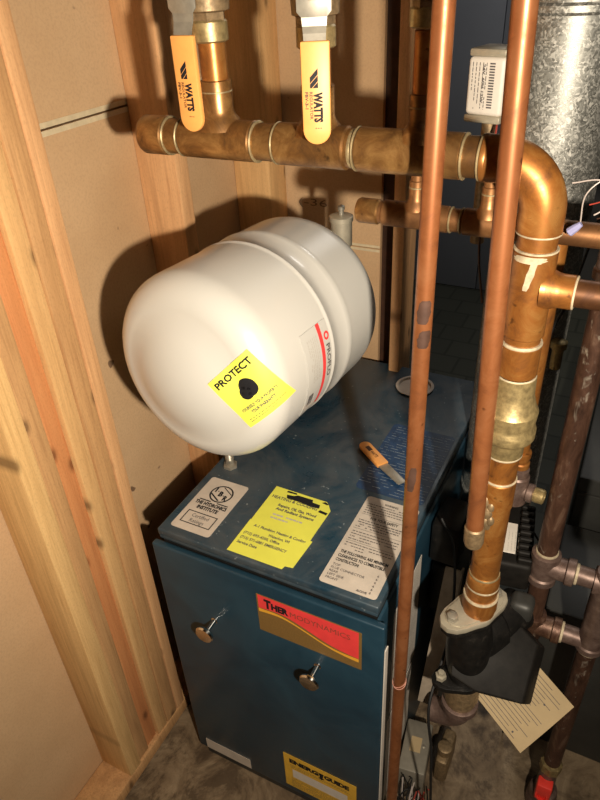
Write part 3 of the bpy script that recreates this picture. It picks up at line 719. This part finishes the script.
# ------------------------------------------------------------------ ball valves
def make_valve():
    """local frame: pipe axis is z through the origin, lever faces -y, orange grip hangs from z=0 downwards"""
    t = bpy.data.objects.new('ball_valve', None); COL.objects.link(t); t.empty_display_size = .02
    mb = MB().lathe((0, 0, -.012), (0, 0, 1), [(0, .0178), (.002, .0208), (.020, .0208), (.022, .0190)], 32)
    mb.build('end_collar', 'brass', t)
    mb = MB().lathe((0, 0, .008), (0, 0, 1), [(0, .0200), (.001, .0205), (.009, .0205), (.010, .0195)], 6)
    mb.lathe((0, 0, .017), (0, 0, 1), [(0, .019), (.002, .0245), (.024, .0255), (.030, .0275), (.048, .0275), (.054, .0255), (.078, .0245), (.080, .019)], 32)
    mb.lathe((0, -.020, .042), (0, -1, 0), [(0, .013), (.014, .012), (.0145, .009), (.024, .009)], 24)
    mb.build('valve_body', 'bronze', t)
    # lever
    lv = MB()
    lv.prism([(-.017, -.0470, .058), (-.017, -.0470, .024), (-.0115, -.0470, .018), (.0115, -.0470, .018), (.017, -.0470, .024), (.017, -.0470, .058)], (0, .0022, 0), .0006)
    zs = [(.0195, -.0459, .0125), (.012, -.0465, .0118), (.006, -.0490, .0112), (-.002, -.0515, .0108), (-.012, -.0515, .0108)]
    for (z0, y0, w0), (z1, y1, w1) in zip(zs, zs[1:]):
        vs = [lv.bm.verts.new(p) for p in [(-w0, y0 - .0011, z0), (w0, y0 - .0011, z0), (w1, y1 - .0011, z1), (-w1, y1 - .0011, z1), (-w0, y0 + .0011, z0), (w0, y0 + .0011, z0), (w1, y1 + .0011, z1), (-w1, y1 + .0011, z1)]]
        for f in ((0, 1, 2, 3), (4, 5, 6, 7), (0, 4, 7, 3), (1, 5, 6, 2), (0, 1, 5, 4), (3, 2, 6, 7)): lv.bm.faces.new([vs[i] for i in f])
    lever = lv.build('lever', 'steel', t)
    nut = MB().lathe((0, -.0468, .042), (0, -1, 0), [(0, .0095), (.006, .0095), (.0065, .008)], 6).lathe((0, -.053, .042), (0, -1, 0), [(0, .005), (.004, .005), (.0045, .003)], 16)
    nut.build('stem_nut', 'brass', lever)
    w = .0145; L = .096; pts = [(-w, -.0550, 0)] + [(-w * math.cos(PI * k / 12), -.0550, -(L - w) - w * math.sin(PI * k / 12)) for k in range(13)] + [(w, -.0550, 0)]
    gp = MB().prism(pts, (0, .0070, 0), .0018).build('grip', 'orange_vinyl', lever)
    S = Sheet((-.0125, -.0552, -.002), (0, 0, -1), (1, 0, 0), .09, .025, n=(0, -1, 0))
    mb = MB()
    def lg(pts): return ('p', [(-z - .002, x + .0125) for x, z in pts])
    S.ink(mb, [lg([(-.0058, -.0318), (.0022, -.0238), (.0022, -.0293), (-.0058, -.0373)]), lg([(-.0058, -.0381), (.0022, -.0301), (.0022, -.0353), (-.0041, -.0416), (-.0058, -.0416)]),
               lg([(.0022, -.0361), (.0022, -.0416), (-.0033, -.0416)])], .0002)
    S.ink(mb, [('t', 'WATTS', .0435, .0105, .0080, 'l', .0285, .06)], .0002)
    mb.build('maker_mark', 'black_ink', gp)
    mb = MB(); S.ink(mb, [('t', 'REGULATOR', .0430, .0060, .0030, 'l', .026, .022), ('t', 'FBV-3-1', .0430, .0015, .0030, 'l', .016, .035), ('p', [(.0772, .011), (.0780, .011), (.0780, .0125), (.0772, .0125)]), ('p', [(.0772, .0135), (.0780, .0135), (.0780, .0150), (.0772, .0150)]), ('p', [(.0772, .0160), (.0780, .0160), (.0780, .0175), (.0772, .0175)])], .0002)
    mb.build('small_print', 'dark_wood', gp)
    return t
def copy_tree(o, parent=None):
    c = o.copy(); COL.objects.link(c); c.parent = parent
    for ch in list(o.children): copy_tree(ch, c)
    return c
va = make_valve(); va.location = (-.468, YM, 1.5365)
tag(va, 'ball valve with orange lever near the left end of the thick header', 'valve', 'ball valves on the copper header')
vb = copy_tree(va); vb.location = (-.337, YM, 1.5310); vb.rotation_euler = (0, 0, math.radians(24))
tag(vb, 'ball valve with orange lever over the middle of the thick header', 'valve')
vc = copy_tree(va); vc.location = (-.2195, YM, 1.547); vc.rotation_euler = (0, 0, math.radians(-38)); vc.scale = (.8, .8, .8)
tag(vc, 'bronze ball valve at the top edge just left of the thin pink pipe', 'valve')
for ch in vc.children:
    if ch.name.startswith('lever'):     # this lever is turned up
        ch.matrix_local = Matrix.Translation((0, 0, .084)) @ Matrix.Rotation(PI, 4, 'Y')

# ------------------------------------------------------------------ zone actuator box
ZB = thing('zone_valve_actuator', (-.226, 1.05, 1.38), 'small cream actuator box with printed label hanging behind the pink pipes', 'control box')
T = Matrix.Translation((-.224, 1.045, 1.437)) @ Matrix.Rotation(math.radians(-14), 4, 'Z')
MB().box((-.028, -.028, -.040), (.028, .028, .036), .006, 3, mat=T).build('body', 'white_label', ZB)
MB().box((-.0275, -.0275, .0355), (.0275, .0275, .046), .003, 2, mat=T).build('end_plate', 'nickel', ZB)
MB().box((-.0285, -.0285, -.050), (.0285, .0285, -.0395), .003, 2, mat=T).build('end_plate', 'nickel', ZB)
S = Sheet(T @ V((-.022, -.0285, .033)), T.to_3x3() @ V((0, 0, -1)), T.to_3x3() @ V((1, 0, 0)), .068, .044, n=T.to_3x3() @ V((0, -1, 0)))
mb = MB(); S.ink(mb, pseudo(.004, .064, .000, .026, 5, .0010, 81) + [('t', '24V. 60H 12W', .006, .018, .0035, 'l', .05, .035)] + [('b', .004 + i * .0035, .028, .006 + i * .0035, .036) for i in range(17)], .0003)
mb.build('printed_label', 'grey_ink', ZB)
MB().cyl((-.224, 1.045, 1.386), (-.224, 1.045, 1.20), .011).build('valve_stub', 'bronze', ZB)
mb = MB()
mb.tube(bez([(-.215, 1.04, 1.388), (-.20, .95, 1.33), (-.18, .86, 1.26), (-.17, .87, 1.18)]), .0016, 8)
mb.build('brown_wire', 'dark_wood', ZB)
mb = MB(); mb.tube(bez([(-.21, 1.03, 1.388), (-.19, .93, 1.31), (-.165, .87, 1.28), (-.15, .90, 1.22)]), .0014, 8); mb.build('red_wire', 'red_wire', ZB)

# ------------------------------------------------------------------ galvanised flue
FL = thing('flue_duct', (-.155, 1.16, .60), 'galvanised steel flue duct rising behind the copper drop pipe', 'duct')
fx, fy, fr = -.145, 1.16, .077
p = [(0, fr - .004), (.003, fr + .002), (.010, fr + .002), (.012, fr), (.58, fr), (.584, fr + .003), (.592, fr + .003), (.596, fr)]
mb = MB().lathe((fx, fy, .61), (0, 0, 1), [(0, fr - .003), (.004, fr + .003), (.010, fr + .003), (.014, fr), (.905, fr), (.909, fr + .003), (.917, fr + .003), (.921, fr), (1.78, fr)], 72)
mb.build('duct_wall', 'galv', FL)
MB().lathe((fx, fy, .565), (0, 0, 1), [(0, fr - .01), (.01, fr - .004), (.046, fr - .004)], 48).build('lower_collar', 'tin', FL)
mb = MB().lathe((fx + .0795 * math.cos(-.55), fy + .0795 * math.sin(-.55), 1.24), (math.cos(-.55), math.sin(-.55), 0), [(0, .006), (.002, .006), (.003, .003)], 6); mb.build('screw', 'steel', FL)

# ------------------------------------------------------------------ iron gas pipes
YG = .856
G1 = thing('iron_gas_pipe', (-.013, YG, .57), 'dark rusty iron gas pipe right of the pump with a tee halfway down', 'pipe')
MB().cyl((-.013, YG, .752), (-.013, YG, 1.26), .0167).build('pipe', 'iron', G1)
MB().lathe((-.013, YG, 1.245), (0, 0, 1), [(0, .019), (.003, .0225), (.014, .0225), (.017, .020), (.06, .020)], 32).build('upper_elbow', 'fitting', G1)
mb = MB().lathe((-.013, YG, .690), (0, 0, 1), [(0, .018), (.003, .0235), (.014, .0235), (.017, .021), (.052, .021), (.055, .0235), (.066, .0235), (.069, .018)], 36)
mb.lathe((-.013, YG, .728), (1, 0, 0), [(0, .019), (.034, .020), (.036, .0235), (.048, .0235), (.050, .018)], 36).build('tee_fitting', 'fitting', G1)
solder(G1, (-.013, YG, .760), (0, 0, 1), .0175, 'flux', .006, 'joint_compound'); solder(G1, (.0385, YG, .728), (1, 0, 0), .0175, 'flux', .005, 'joint_compound')
MB().cyl((-.013, YG, .57), (-.013, YG, .695), .0167).build('pipe', 'iron', G1)
mb = MB().lathe((-.013, YG, .545), (0, 0, 1), [(0, .019), (.003, .021), (.045, .0215), (.048, .0235), (.058, .0235), (.060, .018)], 32)
mb.lathe((-.013, YG, .577), (1, 0, 0), [(0, .019), (.036, .020), (.038, .0235), (.050, .0235), (.052, .018)], 32).build('elbow_fitting', 'iron', G1)
solder(G1, (.0395, YG, .577), (1, 0, 0), .0185, 'flux', .006, 'joint_compound')
MB().cyl((.038, YG, .577), (.085, YG, .577), .0167).build('nipple', 'fitting', G1)
MB().cyl((.036, YG, .728), (.072, YG, .728), .0167).build('nipple', 'fitting', G1)
MB().cyl((-.075, YG, .577), (-.014, YG, .577), .0150).build('nipple', 'iron', G1)
G2 = thing('iron_gas_pipe', (.088, YG, 0), 'peeling iron gas pipe at the right edge leading down to the red cap', 'pipe')
mb = MB().lathe((.088, YG, .560), (0, 0, 1), [(0, .018), (.003, .0235), (.014, .0235), (.017, .021), (.075, .021), (.08, .022), (.145, .022), (.15, .0235), (.19, .0235), (.194, .021)], 36)
mb.lathe((.066, YG, .728), (1, 0, 0), [(0, .0235), (.012, .0235), (.014, .020), (.03, .02)], 32)
mb.build('cross_fitting', 'fitting', G2)
solder(G2, (.088, YG, .560), (0, 0, 1), .0195, 'flux', .006, 'joint_compound')
MB().cyl((.088, YG, .165), (.088, YG, .565), .0167).build('pipe', 'iron', G2)
MB().cyl((.088, YG, .75), (.088, YG, 1.6), .0167).build('pipe', 'iron', G2)
MB().lathe((.088, YG, .148), (0, 0, 1), [(0, .018), (.002, .0225), (.008, .0215), (.012, .0230), (.020, .0215), (.024, .0225), (.030, .018)], 8).build('union_nut', 'brass', G2)
MB().lathe((.088, YG, .001), (0, 0, 1), [(0, .03), (.01, .032), (.03, .032), (.036, .028), (.05, .030), (.064, .028), (.068, .020), (.11, .018), (.148, .017)], 32).build('shutoff_body', 'fitting', G2)
rcp = thing('red_cap', (.083, .825, .07), 'bright red plastic cap on the gas shutoff at the lower right', 'cap')
MB().lathe((.086, .846, .086), (-.05, -1, .35), [(0, .012), (.002, .015), (.030, .013), (.030, .010), (.012, .009), (.012, 0)], 24).build('cap', 'red_plastic', rcp)
MB().box((.070, .820, .072), (.102, .846, .128), .005).build('cap_wing', 'red_plastic', rcp)

# ------------------------------------------------------------------ pump
PX, PY = -.094, .700
PU = thing('circulator_pump', (PX, PY, .55), 'black circulator pump bolted under the thick copper drop pipe', 'pump')
def flange(name, z, tilt_a, mat, up=True, r=.030, arm=.047):
    mb = MB(); pts = []
    n = 28
    for k in range(n):
        a = 2 * PI * k / n; ca = math.cos(a - tilt_a)
        rr = r + (arm - r + .008) * abs(ca) ** 5 + .001
        pts.append((PX + rr * math.cos(a), PY + rr * math.sin(a), z))
    mb.prism(pts, (0, 0, .011), .002)
    pts2 = [(PX + (V((p[0] - PX, p[1] - PY, 0)) * .86).x, PY + (V((p[0] - PX, p[1] - PY, 0)) * .86).y, z + .0105) for p in pts]
    mb.prism(pts2, (0, 0, .003), .001)
    return mb.build(name, mat, PU)
fa = math.radians(236)
flange('upper_flange', .741, fa, 'nickel', arm=.054)
flange('upper_gasket_ring', .7305, fa, 'cast_black', arm=.052)
for s in (1, -1):
    bx, by = PX + .044 * s * math.cos(fa), PY + .044 * s * math.sin(fa)
    MB().lathe((bx, by, .722), (0, 0, 1), [(0, .005), (.028, .005), (.033, .005)], 12).lathe((bx, by, .7555), (0, 0, 1), [(0, .010), (.001, .010), (.0012, .0088), (.008, .0088), (.009, .007)], 6).build('flange_bolt', 'steel', PU)
# volute
mb = MB().lathe((PX, PY, .578), (0, 0, 1), [(0, .026), (.010, .027), (.020, .030), (.045, .034), (.075, .036), (.105, .036), (.130, .032), (.145, .028), (.153, .027)], 40)
mb.lathe((PX - .01, PY + .01, .655), (.55, .83, 0), [(0, .042), (.03, .044), (.06, .043), (.065, .038), (.12, .036)], 40)
mb.build('volute', 'cast_black', PU)
flange('lower_flange', .566, math.radians(215), 'cast_black')
fb = math.radians(215)
for s in (1, -1):
    bx, by = PX + .041 * s * math.cos(fb), PY + .041 * s * math.sin(fb)
    MB().lathe((bx, by, .5805), (0, 0, 1), [(0, .0095), (.008, .0095), (.009, .006), (.016, .0055), (.017, 0)], 6).build('flange_bolt', 'nickel', PU)
MB().lathe((PX, PY, .505), (0, 0, 1), [(0, .026), (.018, .030), (.03, .029), (.050, .031), (.061, .030)], 32).build('flange_neck', 'bronze', PU)
# junction box on the pump, angular cover
mb = MB().prism([(-.085, .770, .680), (-.052, .775, .680), (.008, .755, .650), (.006, .672, .600), (-.066, .655, .610), (-.108, .655, .628), (-.118, .695, .655)], (.012, .045, -.060), .004)
mb.build('junction_box', 'black_plastic', PU)
MB().box((-.052, .775, .655), (-.012, .815, .700), .012, 3).build('cable_boss', 'dark_box', PU)
# motor with ribs and white label
T = Matrix.Translation((-.072, .905, .725)) @ Matrix.Rotation(math.radians(8), 4, 'Z')
mb = MB().box((-.070, -.07, -.06), (.034, .085, .0), .008, 3, mat=T)
for k in range(9): mb.box((.008, -.066 + k * .0165, -.001), (.032, -.057 + k * .0165, .012), .002, 1, mat=T)
mb.build('motor_housing', 'black_plastic', PU)
mb = MB().box((-.034, -.045, .0005), (.004, .030, .0015), .0005, 1, mat=T); ml = mb.build('motor_label', 'white_label', PU)
S = Sheet(T @ V((-.034, -.045, .0017)), T.to_3x3() @ V((0, 1, 0)), T.to_3x3() @ V((-1, 0, 0)), .05, .03, n=(0, 0, 1))
mb = MB()
S2 = Sheet(T @ V((-.006, -.042, .0017)), T.to_3x3() @ V((0, 1, 0)), T.to_3x3() @ V((-1, 0, 0)), .05, .03, n=T.to_3x3() @ V((0, 0, 1)))
S2.ink(mb, pseudo(.002, .05, -.022, .006, 5, .0010, 91), .0002); mb.build('small_print', 'pale_ink', ml)

# elbow under the pump and its drop into the floor slab
LE = thing('iron_elbow', (-.13, .70, .40), 'corroded reddish iron elbow joined below the black pump', 'pipe fitting')
pts = [(PX, PY, .512)] + [(PX - .05 + .05 * math.cos(a), PY + .0 + .01 * math.sin(a), .480 - .05 * math.sin(a)) for a in [PI / 2 * k / 10 for k in range(11)]] + []
mb = MB().tube(pts, .0235, 28).lathe((PX, PY, .488), (0, 0, 1), [(0, .027), (.002, .0315), (.015, .0315), (.017, .027)], 32)
mb.build('elbow', 'fitting', LE)

# manila tag
TG = thing('paper_tag', (-.0, .76, .46), 'manila instruction tag with printed lines hanging below the pump', 'paper tag')
q = [V((-.090, .753, .470)), V((.020, .685, .445)), V((.058, .769, .55)), V((-.040, .84, .535))]
u = (q[1] - q[0]).normalized(); n_ = u.cross(q[3] - q[0]).normalized(); v_ = n_.cross(u)
S = Sheet(q[0], u, v_, .132, .122)
lines = []
rnd = random.Random(9)
for i in range(17):
    y = .006 + i * .0066; lines.append(('b', .008 + rnd.uniform(0, .006), y, .124 - rnd.uniform(0, .04), y + .0010))
S.fn = lambda a, b, z: S.o + S.u * a + S.v * b + S.n * (z - .010 * math.sin(b / .140 * 2.6) - .004 * math.sin(a / .132 * 3))
pl = S.plate(.0008, .01, None, 8, 10).build('sheet', 'manila', TG)
mb = MB(); S.ink(mb, lines + [('r', .100, .012, 0.0001, .0018), ('r', .10, .085, .0001, .0018)], .0012); mb.build('printed_lines', 'grey_ink', pl)

# ------------------------------------------------------------------ drain valve behind the drop pipe
DV = thing('drain_valve', (-.083, .85, .88), 'small drain valve with yellow lever half hidden behind the thick drop pipe', 'valve')
MB().cyl((-.080, .85, .90), (-.080, .85, 1.30), .0111).lathe((-.080, .85, .925), (0, 0, 1), [(0, .011), (.002, .0150), (.010, .0150), (.012, .013), (.020, .013), (.022, .0150), (.030, .0150), (.032, .012)], 28).build('pipe', 'copper_orange', DV)
mb = MB().lathe((-.080, .85, .852), (0, 0, 1), [(0, .014), (.004, .019), (.055, .019), (.058, .0165), (.070, .0165), (.072, .012)], 28)
mb.lathe((-.080, .85, .880), (1, -.1, .0), [(0, .014), (.018, .0135), (.020, .0155), (.028, .0155), (.030, .011)], 24); mb.build('valve_body', 'fitting', DV)
MB().lathe((-.052, .847, .880), (1, -.1, 0), [(0, .011), (.006, .0125), (.016, .012), (.018, .0095), (.018, .006), (.006, .006), (.006, 0)], 20).build('outlet', 'brass', DV)
MB().cyl((-.125, .855, .868), (-.082, .85, .872), .0125).build('side_nipple', 'fitting', DV)
MB().prism([(-.096, .828, 1.030), (-.077, .828, 1.032), (-.074, .828, .985), (-.078, .828, .976), (-.086, .828, .970), (-.096, .828, .972)], (0, .003, 0), .001).build('yellow_lever', 'yellow_vinyl', DV)
MB().cyl((-.087, .829, 1.016), (-.084, .845, 1.016), .006).build('lever_stem', 'steel', DV)

BV = thing('brass_stub', (-.052, 1.02, 1.02), 'brass stub behind the galvanised duct right edge', 'pipe fitting')
MB().cyl((-.074, 1.10, .965), (-.074, 1.10, 1.020), .010).lathe((-.074, 1.10, 1.005), (0, 0, 1), [(0, .010), (.002, .014), (.014, .014), (.016, .010)], 24).build('stub', 'brass', BV)

# wires right of the duct
WR = thing('thermostat_wires', (-.05, .80, 1.345), 'tangle of thin wires with a lavender connector at the right edge', 'wire')
zb = 1.35
cn = V((-.054, .762, 1.342))
for i, (mt, pts) in enumerate((('white_wire', [cn + V((.012, 0, .012)), (-.02, .78, 1.363), (.0, .79, 1.348), (.02, .80, 1.358)]), ('white_wire', [(-.072, .79, 1.378), (-.04, .79, 1.383), (.0, .80, 1.363), (.03, .82, 1.378)]),
                          ('red_wire', [(-.05, .79, 1.356), (-.02, .78, 1.368), (.01, .79, 1.353), (.04, .80, 1.348)]), ('white_wire', [cn, (-.055, .79, 1.368), (-.03, .80, 1.388), (.01, .80, 1.393)]),
                          ('dark_wood', [(-.04, .80, 1.338), (-.01, .79, 1.350), (.02, .80, 1.338)]))):
    MB().tube(bez(pts, 8), .0008, 8).build('wire', mt, WR)
MB().lathe(cn + V((-.010, 0, -.010)), (1, 0, 1), [(0, .0045), (.001, .0052), (.009, .0046), (.016, .003)], 10).build('connector', 'lavender', WR)

# ------------------------------------------------------------------ cords
tag(MB().tube(bez([(-.01, 1.30, 1.60), (-.060, 1.06, 1.18), (-.085, 1.03, 1.065), (-.092, 1.02, .94), (-.085, 1.02, .885), (-.088, 1.02, .868), (-.112, 1.02, .842), (-.104, 1.02, .76), (-.095, 1.02, .70), (-.02, 1.01, .60), (-.018, .985, .5), (-.02, .98, .003)]), .0022, 8).build('power_cord', 'black_rubber'), 'thin black cord hanging down behind the iron gas pipe', 'cord')
tag(MB().tube(bez([(-.200, .885, .735), (-.165, .86, .69), (-.137, .76, .60), (-.137, .655, .53), (-.122, .640, .42), (-.115, .64, .30), (-.105, .65, .12), (-.08, .66, .003)]), .0026, 8).build('capillary_cable', 'black_rubber'), 'black cable running down past the lower pump flange', 'cord')

# slanted steel strap beside the boiler
SS = MB()
SS.prism([(-.178, .86, .640), (-.150, .86, .640), (-.150, .74, .385), (-.178, .74, .385)], (.0, .004, 0)); SS.prism([(-.150, .86, .640), (-.146, .86, .640), (-.146, .74, .385), (-.150, .74, .385)], (0, .022, -.01))
tag(SS.build('steel_bracket', 'tin'), 'slanted worn steel bracket between the boiler side and the pump', 'bracket')
# draft hood dark casing between boiler and pump
DH = thing('draft_damper', (-.17, 1.03, .40), 'black damper casing beside the boiler right side below the duct', 'damper')
MB().box((-.222, .93, .42), (-.150, 1.20, .558), .008).build('casing', 'cast_black', DH)
MB().box((-.2215, .90, .60), (-.165, .99, .70), .008).build('casing', 'cast_black', DH)
MB().box((-.215, .98, .001), (-.150, 1.15, .419), .004).build('leg_panel', 'dark_box', DH)

# grey box low right
JB = thing('junction_box', (-.198, .78, 0), 'grey steel electrical box on the floor beside the boiler', 'electrical box')
T = Matrix.Translation((-.200, .775, .06)) @ Matrix.Rotation(math.radians(8), 4, 'Z')
MB().box((-.012, -.040, -.059), (.046, .080, .058), .004, mat=T).build('box', 'grey_box', JB)
MB().box((.004, .005, .0582), (.028, .040, .0588), mat=T).build('sticker', 'manila', JB)
mb = MB(); mb.lathe(T @ V((.034, .022, .058)), (0, 0, 1), [(0, .004), (.002, .004), (.003, .002)], 12); mb.build('screw', 'steel', JB)
BG = thing('gas_control', (-.15, .70, 0), 'brown iron gas control body behind the grey electrical box', 'gas control')
MB().box((-.143, .80, .001), (-.113, .89, .085), .010).lathe((-.128, .83, .085), (0, 0, 1), [(0, .016), (.02, .016), (.022, .012)], 20).build('body', 'bronze', BG)
WN = thing('wire_bundle', (-.17, .66, .02), 'tangle of white red and black wires at the bottom edge beside the grey box', 'wire')
rnd = random.Random(12)
for i in range(18):
    mt = ('white_wire', 'red_wire', 'black_rubber', 'black_rubber')[i % 4]
    p0 = V((-.188 + rnd.uniform(-.004, .055), .720 + rnd.uniform(-.015, .006), .100 + rnd.uniform(0, .03)))
    pts = [p0]
    for k in range(4): pts.append(p0 + V((rnd.uniform(-.01, .05) * (k + 1) / 3, -.012 * (k + 1) + rnd.uniform(-.02, .015), -.02 * (k + 1) + rnd.uniform(-.02, .02))))
    pts[-1].z = max(.012, pts[-1].z)
    MB().tube(bez(pts, 7), .0014, 7).build('wire', mt, WN)
MB().lathe((-.123, .675, .10), (.3, -.5, .8), [(0, .014), (.001, .018), (.012, .018), (.013, .014), (.012, .012), (.001, .012), (0, .014)], 28).build('clamp_ring', 'joint', WN)

# ------------------------------------------------------------------ dark appliances at right
DA = thing('dark_cabinet', (.30, 1.55, 0), 'dark grey steel cabinet standing behind the iron gas pipes at right', 'appliance')
MB().box((.01, 1.30, .002), (.62, 1.85, .58), .006).build('case', 'dark_box', DA)
MB().box((.015, 1.292, .01), (.60, 1.299, .54), .003).build('front_panel', 'dark_box', DA)
DB = thing('dark_step_box', (.2, 1.05, 0), 'low dark metal box in front of the dark cabinet', 'appliance')
MB().box((.005, 1.00, .002), (.45, 1.27, .46), .006).build('case', 'dark_box', DB)
CK = thing('coiled_conduit', (.055, 1.45, .58), 'small black coil standing on the dark cabinet at the right edge', 'coil')
pts = [(.075 + .022 * math.cos(t), 1.42 + .022 * math.sin(t), .585 + .006 * t / PI) for t in [k * PI / 8 for k in range(16 * 6)]]
MB().tube(pts, .0035, 8).build('coil', 'black_rubber', CK)

# ------------------------------------------------------------------ light, camera
def light(name, kind, loc, power, col, size=.02, target=None):
    d = bpy.data.lights.new(name, kind); d.energy = power; d.color = col
    if kind == 'AREA': d.size = size
    else: d.shadow_soft_size = size
    o = bpy.data.objects.new(name, d); COL.objects.link(o); o.location = loc
    if target is not None: o.rotation_euler = (V(target) - V(loc)).to_track_quat('-Z', 'Y').to_euler()
    return o
wlamp = light('work_lamp', 'SPOT', (.245, -.08, 1.54), 102, (1.0, .87, .70), .016, (-.42, .80, 1.13))
wlamp.data.spot_size = math.radians(118); wlamp.data.spot_blend = 1.0
light('room_fill', 'AREA', (1.0, -.4, 2.38), 5, (1.0, .86, .68), .5, (1.0, -.4, 0))  # added weak fill for soft room bounce, not a real ceiling fixture

light('hall_fill', 'AREA', (-.15, 2.55, 2.36), 8, (1.0, .95, .88), .5, (-.15, 2.55, 0))  # added fill, no known fixture: brightens the far door, floor and duct
w = bpy.data.worlds.new('World'); SC.world = w; w.use_nodes = True
w.node_tree.nodes['Background'].inputs[0].default_value = (.02, .018, .015, 1)
cd = bpy.data.cameras.new('camera'); cam = bpy.data.objects.new('camera', cd); COL.objects.link(cam)
cd.sensor_fit = 'VERTICAL'; cd.sensor_height = 36; cd.lens = 660 / 800 * 36; cd.clip_start = .02
RX = V((0.89244974, 0.44874407, -0.04649968)); RD = V((0.21648228, -0.51638875, -0.82853973)); RF_ = V((-0.3958142, 0.72936371, -0.55799614))
m3 = Matrix((RX, -RD, -RF_)).transposed(); m3.normalize()
cam.matrix_world = Matrix.Translation((0, 0, 1.6)) @ m3.to_4x4()
SC.camera = cam
SC.view_settings.view_transform = 'Standard'; SC.view_settings.look = 'None'
SC.view_settings.gamma = 1; SC.view_settings.exposure = 0; SC.view_settings.use_curve_mapping = False
